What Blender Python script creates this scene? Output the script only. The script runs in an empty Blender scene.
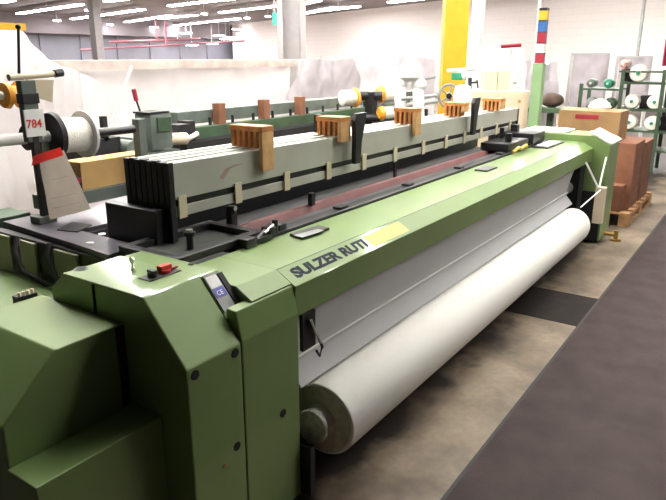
import bpy, bmesh, math, random
from mathutils import Vector, Matrix, noise
random.seed(7)
S = bpy.context.scene
C = S.collection
PI = math.pi

# ------------------------------------------------------------------ camera
FPX, H = 640.0, 1.7
pit = math.atan2(193, FPX); azi = math.atan2(456, math.hypot(FPX, 193))
fw = Vector((math.cos(pit)*math.cos(azi), math.cos(pit)*math.sin(azi), -math.sin(pit)))
rt = Vector((math.sin(azi), -math.cos(azi), 0))
up = rt.cross(fw)
cam = bpy.data.objects.new('camera', bpy.data.cameras.new('camera'))
C.objects.link(cam)
cam.data.sensor_width = 36; cam.data.lens = FPX/666*36
cam.data.clip_start = .05; cam.data.clip_end = 400
R = Matrix((rt, up, -fw)).transposed()
cam.matrix_world = Matrix.Translation((0, 0, H)) @ R.to_4x4()
S.camera = cam

def ray(u, v): return fw + rt*((u-333)/FPX) + up*((250-v)/FPX)
def zz(u, v, z): r = ray(u, v); return Vector((0, 0, H)) + r*((z-H)/r.z)
def yy(u, v, y): r = ray(u, v); return Vector((0, 0, H)) + r*(y/r.y)
def xx(u, v, x): r = ray(u, v); return Vector((0, 0, H)) + r*(x/r.x)
def dd(u, v, d): r = ray(u, v); return Vector((0, 0, H)) + r*d

# --------------------------------------------------------------- materials
def mat(name, col, rough=.5, metal=0, var=.08, scale=8, bump=0, bscale=30, spec=.5, coat=0, trans=0, col2=None, detail=4):
    m = bpy.data.materials.new(name); m.use_nodes = True
    n, l = m.node_tree.nodes, m.node_tree.links
    b = n['Principled BSDF']
    b.inputs['Roughness'].default_value = rough
    b.inputs['Metallic'].default_value = metal
    b.inputs['Specular IOR Level'].default_value = spec
    b.inputs['Coat Weight'].default_value = coat
    b.inputs['Coat Roughness'].default_value = .08
    tc = n.new('ShaderNodeTexCoord'); nz = n.new('ShaderNodeTexNoise')
    nz.inputs['Scale'].default_value = scale; nz.inputs['Detail'].default_value = detail
    l.new(tc.outputs['Object'], nz.inputs['Vector'])
    r = n.new('ShaderNodeValToRGB')
    c2 = col2 if col2 else tuple(min(1, c*(1+var)) for c in col)
    c1 = col if col2 else tuple(c*(1-var) for c in col)
    r.color_ramp.elements[0].position = .35; r.color_ramp.elements[1].position = .65
    r.color_ramp.elements[0].color = (*c1, 1); r.color_ramp.elements[1].color = (*c2, 1)
    l.new(nz.outputs['Fac'], r.inputs['Fac']); l.new(r.outputs['Color'], b.inputs['Base Color'])
    if bump:
        n2 = n.new('ShaderNodeTexNoise'); n2.inputs['Scale'].default_value = bscale
        l.new(tc.outputs['Object'], n2.inputs['Vector'])
        bp = n.new('ShaderNodeBump'); bp.inputs['Strength'].default_value = bump; bp.inputs['Distance'].default_value = .01
        l.new(n2.outputs['Fac'], bp.inputs['Height']); l.new(bp.outputs['Normal'], b.inputs['Normal'])
    if trans:
        t = n.new('ShaderNodeBsdfTranslucent'); t.inputs['Color'].default_value = (*col, 1)
        mx = n.new('ShaderNodeMixShader'); mx.inputs['Fac'].default_value = trans
        l.new(b.outputs[0], mx.inputs[1]); l.new(t.outputs[0], mx.inputs[2])
        l.new(mx.outputs[0], n['Material Output'].inputs['Surface'])
    return m

def emit(name, col, s):
    m = bpy.data.materials.new(name); m.use_nodes = True
    n, l = m.node_tree.nodes, m.node_tree.links
    e = n.new('ShaderNodeEmission'); e.inputs['Color'].default_value = (*col, 1); e.inputs['Strength'].default_value = s
    l.new(e.outputs[0], n['Material Output'].inputs['Surface'])
    return m

G = mat('machine_green', (.175, .265, .085), .5, var=.05, scale=3, bump=.03, bscale=60, coat=.55, spec=.4)
GD = mat('dark_machine_green', (.04, .08, .04), .5, var=.25, scale=6)
GL = mat('pale_signal_green', (.25, .39, .19), .45, var=.06)
BK = mat('black_metal', (.012, .012, .014), .42, var=.3, bump=.1)
BKM = mat('black_matt_rubber', (.01, .01, .01), .75, var=.3)
PLATE = mat('dark_grey_plate', (.12, .11, .13), .33, var=.25, scale=5, bump=.05)
TRAYG = mat('tray_grey_metal', (.075, .08, .07), .4, var=.25, scale=9)
ALU = mat('frame_aluminium', (.50, .50, .44), .34, metal=.15, var=.05, scale=5)
RAILA = mat('rail_aluminium', (.42, .42, .43), .35, metal=.6, var=.12, scale=5)
CREAM = mat('cream_plastic', (.68, .60, .42), .5, var=.06)
PINK = mat('faded_red_strip', (.24, .10, .095), .5, var=.15, scale=6)
WOOD = mat('orange_wood', (.58, .22, .055), .55, var=.25, scale=14, bump=.2)
WOODL = mat('pale_wood', (.66, .38, .17), .55, var=.15, scale=14, bump=.2)
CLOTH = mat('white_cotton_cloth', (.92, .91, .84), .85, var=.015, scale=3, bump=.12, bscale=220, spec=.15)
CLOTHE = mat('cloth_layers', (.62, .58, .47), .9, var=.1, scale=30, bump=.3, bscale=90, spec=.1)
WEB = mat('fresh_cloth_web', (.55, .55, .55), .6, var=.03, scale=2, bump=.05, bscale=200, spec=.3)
STEEL = mat('brushed_steel', (.62, .60, .57), .35, metal=.85, var=.15, scale=30, bump=.15)
WHITE = mat('white_paint', (.82, .81, .77), .5, var=.03)
RAILD = mat('dull_rail_grey', (.13, .12, .125), .4, metal=.3, var=.1)
COLG = mat('column_grey', (.34, .32, .32), .6, var=.05)
PAPER = mat('card_paper', (.52, .47, .41), .85, var=.05, scale=12)
PAPERW = mat('white_paper', (.85, .85, .83), .8, var=.03)
RED = mat('red_plastic', (.62, .04, .025), .4, var=.1)
DRED = mat('dark_red_plastic', (.35, .02, .04), .4, var=.1)
BLUE = mat('blue_label', (.02, .04, .36), .4, var=.1)
LBLUE = mat('blue_lens', (.03, .12, .35), .4, var=.1)
YEL = mat('yellow_label', (.60, .40, .02), .45, var=.08)
YELC = mat('column_yellow', (.60, .32, .01), .5, var=.05)
LGREY = mat('light_grey_paint', (.56, .55, .53), .5, var=.06)
MGREY = mat('mid_grey_paint', (.28, .29, .28), .55, var=.15)
DGREY = mat('dark_grey_letters', (.03, .035, .05), .8, var=.15, spec=.1)
GGREY = mat('grey_green_paint', (.115, .14, .12), .5, var=.15)
OCHRE = mat('orange_yellow_plastic', (.80, .34, .03), .5, var=.2, scale=20)
CARD = mat('cardboard', (.35, .205, .09), .85, var=.1, scale=6)
CARDR = mat('reddish_cardboard', (.23, .095, .05), .85, var=.15, scale=6)
PALW = mat('pallet_wood', (.42, .24, .11), .8, var=.25, scale=12)
BEIGE = mat('beige_cabinet_paint', (.66, .56, .40), .5, var=.04)
BRASS = mat('brass', (.45, .30, .09), .4, metal=.6)
YARN = mat('white_yarn', (.88, .86, .76), .85, var=.04, scale=30, bump=.3, bscale=120, spec=.1)
PLAS = mat('white_plastic_sheeting', (.84, .81, .81), .45, var=.05, scale=2, bump=.3, bscale=7, trans=.3)
PLASD = mat('greyish_plastic_sheeting', (.58, .55, .57), .35, var=.2, scale=3, bump=.4, bscale=9, trans=.3)
COVER = mat('clear_plastic_cover', (.72, .76, .72), .18, var=.15, scale=12, bump=.8, bscale=25)
EMER = mat('emerald_plastic', (.02, .25, .13), .5, var=.2)
TEALM = mat('teal_sign_green', (.05, .42, .32), .5)
GLOW = emit('tube_light_glow', (1, .97, .92), 100)
GLOWF = emit('distant_tube_glow', (1, .96, .95), 50)

# ------------------------------------------------------------ mesh helpers
class MB:
    def __init__(s): s.bm = bmesh.new()
    def box(s, x0, x1, y0, y1, z0, z1, bev=0, rot=None):
        v = [s.bm.verts.new((x, y, z)) for x in (x0, x1) for y in (y0, y1) for z in (z0, z1)]
        fs = [s.bm.faces.new([v[i] for i in q]) for q in ((0,1,3,2),(4,6,7,5),(0,4,5,1),(2,3,7,6),(0,2,6,4),(1,5,7,3))]
        if bev:
            es = {e for f in fs for e in f.edges}
            bmesh.ops.bevel(s.bm, geom=list(es), offset=bev, segments=2, affect='EDGES', profile=.6)
        return s
    def prism(s, pts, axis, a0, a1, bev=0):
        """extrude polygon pts along axis; pts are the other two coordinates in order"""
        def mk(p, a):
            return {'x': (a, p[0], p[1]), 'y': (p[0], a, p[1]), 'z': (p[0], p[1], a)}[axis]
        A = [s.bm.verts.new(mk(p, a0)) for p in pts]; B = [s.bm.verts.new(mk(p, a1)) for p in pts]
        fs = [s.bm.faces.new(A), s.bm.faces.new(B[::-1])]
        n = len(pts)
        for i in range(n): fs.append(s.bm.faces.new((A[i], B[i], B[(i+1) % n], A[(i+1) % n])))
        if bev:
            es = {e for f in fs for e in f.edges}
            bmesh.ops.bevel(s.bm, geom=list(es), offset=bev, segments=2, affect='EDGES', profile=.6)
        return s
    def cyl(s, p0, p1, r, r1=None, seg=24, cap=True):
        p0, p1 = Vector(p0), Vector(p1); d = p1-p0
        q = d.to_track_quat('Z', 'Y').to_matrix().to_4x4()
        r1 = r if r1 is None else r1
        bmesh.ops.create_cone(s.bm, cap_ends=cap, segments=seg, radius1=r, radius2=r1, depth=d.length,
                              matrix=Matrix.Translation((p0+p1)/2) @ q)
        return s
    def lathe(s, p0, d, prof, seg=40):
        """prof: (distance along d, radius) list"""
        d = Vector(d).normalized(); q = d.to_track_quat('Z', 'Y').to_matrix(); p0 = Vector(p0)
        rings = []
        for a, r in prof:
            rings.append([s.bm.verts.new(p0 + q @ Vector((r*math.cos(2*PI*i/seg), r*math.sin(2*PI*i/seg), a))) for i in range(seg)])
        for A, B in zip(rings, rings[1:]):
            for i in range(seg): s.bm.faces.new((A[i], A[(i+1) % seg], B[(i+1) % seg], B[i]))
        s.bm.faces.new(rings[0][::-1]); s.bm.faces.new(rings[-1])
        return s
    def tube(s, pts, r, seg=8):
        pts = [Vector(p) for p in pts]; rings = []
        for i, p in enumerate(pts):
            t = (pts[min(i+1, len(pts)-1)] - pts[max(i-1, 0)]).normalized()
            q = t.to_track_quat('Z', 'Y').to_matrix()
            rings.append([s.bm.verts.new(p + q @ Vector((r*math.cos(2*PI*k/seg), r*math.sin(2*PI*k/seg), 0))) for k in range(seg)])
        for A, B in zip(rings, rings[1:]):
            for k in range(seg): s.bm.faces.new((A[k], A[(k+1) % seg], B[(k+1) % seg], B[k]))
        s.bm.faces.new(rings[0][::-1]); s.bm.faces.new(rings[-1])
        return s
    def ball(s, c, r, sx=1, sy=1, sz=1):
        bmesh.ops.create_uvsphere(s.bm, u_segments=20, v_segments=12, radius=r,
                                  matrix=Matrix.Translation(c) @ Matrix.Diagonal((sx, sy, sz, 1)))
        return s
    def build(s, name, m, parent=None, smooth=False, mw=None, loc=None):
        bmesh.ops.recalc_face_normals(s.bm, faces=s.bm.faces)
        if mw is not None: s.bm.transform(mw)
        me = bpy.data.meshes.new(name); s.bm.to_mesh(me); s.bm.free()
        o = bpy.data.objects.new(name, me); C.objects.link(o)
        ms = m if isinstance(m, (list, tuple)) else [m]
        for q in ms: me.materials.append(q)
        if smooth:
            for p in me.polygons: p.use_smooth = True
            try: me.set_sharp_from_angle(angle=math.radians(35))
            except Exception: pass
        if parent is not None:
            o.parent = parent; me.transform(Matrix.Translation(-W(parent))); world_loc[o.name] = W(parent).copy()
        return o

def W(o): return world_loc.get(o.name, Vector((0, 0, 0)))
world_loc = {}

def tag(o, label=None, cat=None, group=None, kind=None):
    if label: o['label'] = label
    if cat: o['category'] = cat
    if group: o['group'] = group
    if kind: o['kind'] = kind
    return o
def thing(name, loc, label, cat, group=None):
    o = bpy.data.objects.new(name, None); C.objects.link(o); o.location = loc; o.empty_display_size = .1
    world_loc[o.name] = Vector(loc)
    return tag(o, label, cat, group)
def copy_tree(o, off=(0, 0, 0), label=None, parent=None, rot=None):
    c = o.copy(); C.objects.link(c)
    if parent is None:
        c.location = Vector(o.location) + Vector(off)
        if rot is not None: c.rotation_euler.z = rot
        if label: c['label'] = label
    else: c.parent = parent
    for ch in list(o.children): copy_tree(ch, parent=c)
    return c

def struct(o): o['kind'] = 'structure'; return o

def sheet(name, pts, nx, ny, amp, m, seed=0, freq=2.0, thick=.004, parent=None, sag=0):
    """wrinkled plastic between four corners: p00, p10, p11, p01"""
    a, b, c, d = [Vector(p) for p in pts]
    nrm = (b-a).cross(d-a).normalized()
    bm = bmesh.new(); g = []
    for j in range(ny+1):
        row = []
        for i in range(nx+1):
            s, t = i/nx, j/ny
            p = (a*(1-s)+b*s)*(1-t) + (d*(1-s)+c*s)*t
            q = Vector((p.x*freq*1.4+seed*7, p.y*freq*1.4, p.z*freq*.6))
            k = noise.noise(q)*amp + noise.noise(q*2.7)*amp*.45
            p = p + nrm*k; p.z -= sag*math.sin(PI*s*4)**2*t
            row.append(bm.verts.new(p))
        g.append(row)
    for j in range(ny):
        for i in range(nx): bm.faces.new((g[j][i], g[j][i+1], g[j+1][i+1], g[j+1][i]))
    bmesh.ops.solidify(bm, geom=bm.faces[:], thickness=thick)
    mb = MB(); mb.bm = bm
    return mb.build(name, m, parent, smooth=True)

def draped(name, x0, x1, y0, y1, z0, z1, m, seed=0, amp=.06, parent=None, n=14):
    """a plastic cover hanging over a boxy machine: closed wrinkled shell"""
    bm = bmesh.new()
    bmesh.ops.create_cube(bm, size=1)
    bmesh.ops.subdivide_edges(bm, edges=bm.edges[:], cuts=n, use_grid_fill=True)
    sx, sy, sz = x1-x0, y1-y0, z1-z0
    for v in bm.verts:
        p = Vector(((v.co.x+.5)*sx+x0, (v.co.y+.5)*sy+y0, (v.co.z+.5)*sz+z0))
        q = Vector((p.x*2.2+seed*5, p.y*2.2, p.z*1.0))
        k = noise.noise(q)*amp + noise.noise(q*3)*amp*.5
        c = Vector((v.co.x, v.co.y, 0))
        tz = v.co.z+.5
        if c.length > 0: p += c.normalized()*(k - amp*1.2*tz)
        if tz > .8: p.z += noise.noise(q*1.3+Vector((9, 9, 9)))*amp*1.2 - amp*.6
        v.co = p
    mb = MB(); mb.bm = bm
    return mb.build(name, m, parent, smooth=True)

def text(name, body, size, m, origin, xd, yd, parent, extrude=.0006, bold=0.0, sx=1.0):
    cu = bpy.data.curves.new(name, 'FONT'); cu.body = body; cu.size = size; cu.extrude = extrude; cu.offset = bold
    to = bpy.data.objects.new('tmp', cu); C.objects.link(to)
    bpy.context.view_layer.update()
    me = bpy.data.meshes.new_from_object(to.evaluated_get(bpy.context.evaluated_depsgraph_get()))
    bpy.data.objects.remove(to); bpy.data.curves.remove(cu)
    xd, yd = Vector(xd).normalized(), Vector(yd).normalized(); zd = xd.cross(yd)
    M = Matrix.Translation(origin) @ Matrix((xd, yd, zd)).transposed().to_4x4() @ Matrix.Diagonal((sx, 1, 1, 1))
    me.transform(M); me.materials.clear(); me.materials.append(m); me.name = name
    o = bpy.data.objects.new(name, me); C.objects.link(o)
    if parent is not None:
        o.parent = parent; me.transform(Matrix.Translation(-W(parent)))
    return o

# ================================================================= SETTING
def floor_mat():
    m = bpy.data.materials.new('oily_concrete'); m.use_nodes = True
    n, l = m.node_tree.nodes, m.node_tree.links; b = n['Principled BSDF']; b.inputs['Roughness'].default_value = .6
    tc = n.new('ShaderNodeTexCoord')
    def nz(sc, det=6):
        q = n.new('ShaderNodeTexNoise'); q.inputs['Scale'].default_value = sc; q.inputs['Detail'].default_value = det
        l.new(tc.outputs['Object'], q.inputs['Vector']); return q
    a = nz(2.2); r = n.new('ShaderNodeValToRGB'); l.new(a.outputs['Fac'], r.inputs['Fac'])
    r.color_ramp.elements[0].position = .3; r.color_ramp.elements[0].color = (.10, .07, .045, 1)
    r.color_ramp.elements[1].position = .62; r.color_ramp.elements[1].color = (.34, .27, .19, 1)
    a2 = nz(25); mx = n.new('ShaderNodeMix'); mx.data_type = 'RGBA'; mx.blend_type = 'MULTIPLY'; mx.inputs[0].default_value = .6
    l.new(r.outputs[0], mx.inputs[6])
    r2 = n.new('ShaderNodeValToRGB'); r2.color_ramp.elements[0].color = (.5, .48, .45, 1); r2.color_ramp.elements[0].position = .3
    l.new(a2.outputs['Fac'], r2.inputs['Fac']); l.new(r2.outputs[0], mx.inputs[7])
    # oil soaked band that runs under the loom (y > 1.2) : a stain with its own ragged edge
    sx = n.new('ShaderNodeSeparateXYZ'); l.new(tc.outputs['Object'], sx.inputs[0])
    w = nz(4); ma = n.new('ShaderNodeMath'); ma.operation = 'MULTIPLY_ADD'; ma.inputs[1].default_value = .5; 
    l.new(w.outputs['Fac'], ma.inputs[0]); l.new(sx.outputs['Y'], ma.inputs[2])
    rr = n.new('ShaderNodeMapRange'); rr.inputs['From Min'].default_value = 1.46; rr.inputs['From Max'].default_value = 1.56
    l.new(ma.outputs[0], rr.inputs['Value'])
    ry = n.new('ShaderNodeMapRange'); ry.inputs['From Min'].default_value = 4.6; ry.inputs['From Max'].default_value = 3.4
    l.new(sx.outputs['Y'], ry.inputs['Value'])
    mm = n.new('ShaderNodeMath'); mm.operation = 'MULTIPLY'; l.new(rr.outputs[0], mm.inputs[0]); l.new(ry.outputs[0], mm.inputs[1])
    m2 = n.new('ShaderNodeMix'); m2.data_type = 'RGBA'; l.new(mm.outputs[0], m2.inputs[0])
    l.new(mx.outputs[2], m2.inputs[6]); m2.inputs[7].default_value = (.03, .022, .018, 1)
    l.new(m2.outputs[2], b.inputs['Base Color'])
    return m
FLOORM = floor_mat()
MATM = mat('dark_aisle_floor', (.034, .022, .021), .7, scale=5, bump=.15, bscale=80, col2=(.050, .034, .032), detail=8, spec=.2)
DARKS = mat('dark_floor_stripe', (.018, .013, .011), .75, var=.2, scale=8, spec=.2)
SEAM = mat('floor_seam', (.014, .010, .010), .6)
struct(MB().box(-6, 75, -14, 75, -.2, 0).build('floor', FLOORM))
struct(MB().box(-6, 75, -14, .85, 0, .003).build('floor', MATM))
struct(MB().box(-6, 24, .85, .866, 0, .004).build('trim_1', SEAM))
s0, s1 = zz(520, 309, 0), zz(555, 290.5, 0)
struct(MB().box(4.12, 4.72, .867, 1.9, 0, .0025).build('trim_2', DARKS))

CEIL = mat('ceiling_grey', (.20, .175, .19), .8, var=.1, scale=.3)
struct(MB().box(-6, 75, -14, 75, 4.3, 4.5).build('ceiling', CEIL))
# roof beams under the ceiling, parallel with the lamp rows
BEAMM = mat('ceiling_beam_grey', (.34, .31, .34), .7)
az = math.radians(68)
AD = Vector((math.cos(az), math.sin(az), 0)); AN = Vector((math.sin(az), -math.cos(az), 0))

def brick_mat():
    m = bpy.data.materials.new('white_painted_brick'); m.use_nodes = True
    n, l = m.node_tree.nodes, m.node_tree.links; b = n['Principled BSDF']; b.inputs['Roughness'].default_value = .75
    tc = n.new('ShaderNodeTexCoord'); br = n.new('ShaderNodeTexBrick')
    mp = n.new('ShaderNodeMapping'); mp.inputs['Rotation'].default_value = (PI/2, 0, 0)
    l.new(tc.outputs['Object'], mp.inputs[0]); l.new(mp.outputs[0], br.inputs['Vector'])
    br.inputs['Scale'].default_value = 1
    br.inputs['Brick Width'].default_value = .6; br.inputs['Row Height'].default_value = .25; br.inputs['Mortar Size'].default_value = .012
    br.inputs['Color1'].default_value = (.80, .74, .715, 1); br.inputs['Color2'].default_value = (.785, .725, .70, 1); br.inputs['Mortar'].default_value = (.74, .68, .66, 1)
    l.new(br.outputs['Color'], b.inputs['Base Color']); return m
BR = brick_mat()
az2 = math.radians(64); D2 = Vector((math.cos(az2), math.sin(az2), 0))
base = Vector((30.2, 14.4, 0))
wb = MB().box(-27, 27.5, 0, .4, 0, 4.3).build('wall_right', BR)
wb.matrix_world = Matrix.Translation(base) @ Matrix.Rotation(az2, 4, 'Z') @ Matrix.Translation((0, -.4, 0))
struct(wb)
DW = mat('dark_partition', (.20, .20, .24), .7, var=.1, scale=.5)
p0 = base + D2*27.6
def panel_wall():
    mb = MB(); q = p0 + Vector((0, 1.0, 0)); mb.box(-8, q.x+2, q.y, q.y+.3, 0, 4.3)
    for i in range(14): mb.box(q.x-2-3*i-.08, q.x-2-3*i+.08, q.y-.1, q.y+.02, 0, 4.2)
    return mb.build('wall_far', DW)
struct(panel_wall())
q_ = p0 + Vector((0, 1.0, 0))
struct(MB().box(-6, q_.x+2, q_.y-.9, q_.y-.11, 3.15, 4.3).build('trim_3', CEIL))

# ======================================================== THE GREEN LOOM
L = thing('weaving_loom', (3.9, 1.9, 0), 'long green wide-width weaving loom with sloped covers in the foreground', 'weaving machine')
# near end cover
endc = MB().prism([(1.335, .02), (1.335, .80), (1.51, 1.0), (1.914, 1.0), (1.995, .93), (1.995, .02)], 'x', 1.18, 1.42, .006).build('end_cover', G, L)
MB().prism([(1.40, .80), (1.40, .87), (1.51, .998), (1.905, .998), (1.99, .92), (1.99, .80)], 'x', 1.421, 1.51, .004).build('cover_return', G, L)
door = MB().prism([(1.335, .02), (1.335, .80), (1.358, .903), (1.399, .907), (1.399, .02)], 'x', 1.426, 1.73, .005).build('cover_door', G, L)
HOLE = BKM
def plug(u, v, par, m=HOLE, r=.016):
    p = yy(u, v, 1.335)
    MB().cyl((p.x, 1.3325, p.z), (p.x, 1.345, p.z), r, seg=20).build('plug', m, par)
plug(195, 375, endc); plug(235, 353, endc); plug(237, 446, endc); plug(283, 413, door); plug(225, 466, endc, BRASS, .009)
MB().box(1.172, 1.183, 1.745, 1.749, .86, .995).build('seam', BKM, endc)
# label strip on the slope between cover and beam
sl = Vector((0, .175, .20)).normalized(); sn = Vector((0, -sl.z, sl.y))
def slope_box(name, x0, x1, a0, a1, h0, h1, m, par, org=(0, 1.335, .80)):
    M = Matrix((Vector((1, 0, 0)), sl, sn)).transposed().to_4x4(); M.translation = Vector(org)
    return MB().box(x0, x1, a0, a1, h0, h1, .001).build(name, m, par, mw=M)
# strip sits on the slope of the return piece
st = slope_box('label_strip', 1.427, 1.485, .118, .258, -.004, .004, MGREY, L)
slope_box('white_label', 1.431, 1.481, .205, .250, .004, .0055, PAPERW, st)
bl = slope_box('blue_label', 1.431, 1.481, .168, .203, .004, .0055, BLUE, st)
o3 = Vector((1.440, 1.335, .80)) + sl*.176 + sn*.0056
text('label_mark', 'CE', .024, PAPERW, o3, (1, 0, 0), sl, st, .0003)
slope_box('dark_gap_strip', 1.490, 1.512, .10, .25, -.03, .006, BKM, L)  # black strip standing in for the dark gap before the beam

# left side housings
MB().prism([(1.179, .892), (.938, .892), (.758, .73), (.752, .02), (1.179, .02)], 'y', 1.61, 2.06, .006).build('side_housing', G, L)
MB().box(.748, 1.178, 1.463, 1.606, .02, .604, .004).build('lower_housing', G, L)
MB().box(1.145, 1.176, 1.607, 1.62, .61, .885).build('housing_gap_shadow', BKM, L)  # black strip painting in the shadow between the housings
# machine body behind/underneath
MB().box(1.20, 1.76, 2.0, 2.14, .02, .84).build('end_frame', GD, L)
MB().box(1.08, 1.50, 2.22, 2.95, .02, .74, .01).build('rear_housing', G, L)
MB().prism([(1.50, 2.10), (1.66, 2.10), (1.66, 2.53), (2.35, 2.53), (2.35, 2.97), (1.56, 2.97)], 'z', .925, .95, .003).build('deck_plate', PLATE, L)
MB().box(1.58, 1.72, 2.86, 2.96, .02, .925).build('deck_leg', GD, L)
MB().box(1.53, 1.70, 2.16, 2.30, .02, .925).build('deck_leg', GGREY, L)
MB().box(1.50, 1.54, 2.12, 2.96, .78, .924).build('deck_apron', BK, L)
PALEP = mat('pale_olive_panel', (.30, .32, .22), .5, var=.1)
for (y0_, y1_) in ((2.30, 2.46), (2.60, 2.72), (2.80, 2.92)):
    MB().box(1.485, 1.499, y0_, y1_, .742, .915, .002).build('side_panel', PALEP, L)
for (u, v) in ((90, 243), (102, 234)):
    p = zz(u, v, .951); MB().cyl((p.x, p.y, .949), (p.x, p.y, .953), .016, seg=14).build('paper_dot', PAPERW, L)
for k, (dx, yb) in enumerate(((0, 2.7), (.03, 2.5))):
    pts = [(1.47+dx, yb, .93), (1.44+dx, yb-.02, .88), (1.43+dx, yb-.08, .80), (1.46+dx, yb-.17, .76), (1.50+dx, yb-.2, .72)]
    MB().tube(pts, .012).build('hose', BKM, L, smooth=True)
# holes, key, switch, glove-shaped white patch on the cover top
p = zz(81, 269, 1.0); MB().lathe((p.x, p.y, .998), (0, 0, 1), [(0, .024), (.0035, .024), (.0035, .018), (.001, .017)], 24).build('hole_rim', GD, endc)
MB().cyl((p.x, p.y, .999), (p.x, p.y, 1.0015), .0165).build('hole', BKM, endc)
p = zz(191, 264, 1.0); MB().cyl((p.x, p.y, .999), (p.x, p.y, 1.0015), .011).build('hole', BKM, endc)
p = zz(133, 271, 1.0)
key = MB().cyl((p.x, p.y, 1.0), (p.x, p.y, 1.012), .007).cyl((p.x, p.y, 1.008), (p.x, p.y, 1.03), .003).cyl((p.x-.003, p.y, 1.038), (p.x+.003, p.y, 1.038), .011).build('key', STEEL, endc)
a_, b_ = zz(143, 283, 1.0), zz(173, 273, 1.0)
sp = MB().box(1.285, 1.42, 1.595, 1.655, 1.0, 1.004, .0015).build('switch_plate', BK, endc)
MB().cyl((1.318, 1.622, 1.004), (1.318, 1.622, 1.020), .016).box(1.31, 1.326, 1.604, 1.64, 1.018, 1.028, .002).build('black_switch', BK, sp)
rs = MB().cyl((1.372, 1.626, 1.004), (1.372, 1.626, 1.014), .022).box(1.35, 1.398, 1.614, 1.638, 1.012, 1.030, .003).build('red_switch', RED, sp)
MB().box(1.396, 1.428, 1.62, 1.63, 1.006, 1.012).build('switch_lever', DRED, sp)
tb = MB().box(1.10, 1.17, 2.07, 2.11, .86, .90).build('terminal_block', BK, L)
for i in range(4): MB().cyl((1.11+.016*i, 2.08, .90), (1.11+.016*i, 2.08, .915), .006, seg=10).build('terminal', CREAM, tb)

# breast beam
bx0, bx1 = 1.732, 6.21
MB().prism([(1.72, .95), (1.435, .95), (1.364, .909), (1.40, .86), (1.72, .86)], 'x', 1.514, 1.7315, .002).build('beam_end', G, L)
beam = MB().prism([(1.72, .95), (1.435, .95), (1.347, .900), (1.353, .775), (1.372, .775), (1.372, .86), (1.72, .86)], 'x', bx0, bx1, .003).build('breast_beam', G, L)
td = Vector((0, .088, .05)).normalized(); tn = Vector((0, -td.z, td.y))
x_text = yy(295, 274, 1.385).x
org = Vector((x_text, 1.347, .900)) + td*.031 + tn*.0008
text('lettering', 'SULZER RUTI', .066, DGREY, org, (1, 0, 0), td, beam, .0004, .0030, 1.33)
xa, xb = yy(369, 240, 1.39).x, yy(404, 227, 1.39).x
MMt = Matrix((Vector((1, 0, 0)), td, tn)).transposed().to_4x4(); MMt.translation = Vector((0, 1.347, .900))
MB().box(xa, xb, .016, .086, 0, .0012).build('yellow_label', YEL, beam, mw=MMt)
MB().box(bx0, bx1, .0985, .1012, 0, .0010).build('beam_crease', GD, beam, mw=MMt)
MB().prism([tuple(zz(u, v, .95)[:2]) for u, v in ((289.6, 236), (318, 227.6), (329.5, 230), (301.6, 240))], 'z', .951, .962, .002).build('instruction_plate', BK, beam)
ip = [zz(u, v, .962) for u, v in ((293.5, 235.5), (317.5, 229), (325, 230.5), (302.5, 237.5))]
MB().prism([tuple(q[:2]) for q in ip], 'z', .9622, .9628).build('plate_face', MGREY, beam)
MB().box(4.16, 4.36, 1.57, 1.66, .951, .961, .002).build('instruction_plate', BK, beam)
# rails between beam and harness
MB().box(1.95, 6.15, 1.725, 1.80, .88, .962, .006).build('black_rail', BK, L)
MB().box(1.97, 6.15, 1.815, 1.885, .90, .945, .01).build('guide_rail', RAILD, L)
MB().prism([(1.91, .93), (1.925, .965), (1.957, .965), (1.965, .93)], 'x', 2.02, 6.10, .003).build('reed_cap', PINK, L)
MB().box(2.0, 6.1, 1.890, 1.97, .86, .928).build('sley', BK, L)
MB().box(1.74, 6.12, 1.735, 2.50, .60, .84).build('machine_bed', BKM, L)
MB().box(1.80, 6.15, 2.44, 2.50, .842, .98).build('rear_rail', BK, L)
MB().box(1.68, 1.73, 2.02, 2.34, .842, 1.10, .004).build('harness_guard', BK, L)
MB().box(2.6, 2.63, 1.905, 1.93, .965, 1.03).box(3.6, 3.63, 1.975, 1.985, .93, 1.05).build('guide_tooth', BK, L)
for x in (1.95, 2.62, 3.35, 4.1, 4.9, 5.6):
    MB().box(x, x+.07, 1.74, 1.79, .963, .975, .003).build('rail_clamp', BK, L)
# tray frame on the near end (picture-frame of black bars with a grey floor)
tr = MB()
tr.box(1.545, 2.02, 1.745, 1.79, .955, .985, .003).box(1.545, 2.02, 2.03, 2.075, .955, .985, .003)
tr.box(1.53, 1.575, 1.745, 2.075, .956, .984, .003).box(1.99, 2.035, 1.745, 2.075, .956, .984, .003)
tray = tr.build('tray_rim', BK, L)
MB().box(1.57, 1.995, 1.785, 2.035, .945, .958).build('tray_floor', TRAYG, L)
MB().cyl((1.72, 1.87, .958), (1.72, 1.87, 1.015), .014).cyl((1.72, 1.87, 1.015), (1.72, 1.87, 1.03), .024).build('tray_post', BK, L)
MB().cyl((1.72, 1.87, 1.031), (1.72, 1.87, 1.04), .015).build('post_cap', STEEL, L)
MB().box(2.06, 2.10, 1.96, 1.995, .928, 1.03, .004).cyl((2.08, 1.978, 1.02), (2.08, 1.978, 1.055), .022).build('knob_post', BK, L)
MB().cyl((2.085, 1.955, 1.045), (2.085, 1.999, 1.045), .011).build('post_cap', STEEL, L)
cl = MB()
cl.box(1.86, 1.92, 1.69, 1.74, .951, .99, .004).box(1.93, 2.03, 1.70, 1.72, .955, .975, .003).box(2.03, 2.07, 1.71, 1.76, .963, 1.00, .003)
cl.cyl((1.94, 1.71, .97), (2.12, 1.77, 1.0), .010).cyl((2.10, 1.74, .963), (2.10, 1.74, 1.02), .014).box(2.12, 2.17, 1.73, 1.77, .963, .99, .003)
cl.build('temple_bracket', BK, L, smooth=True)
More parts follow.
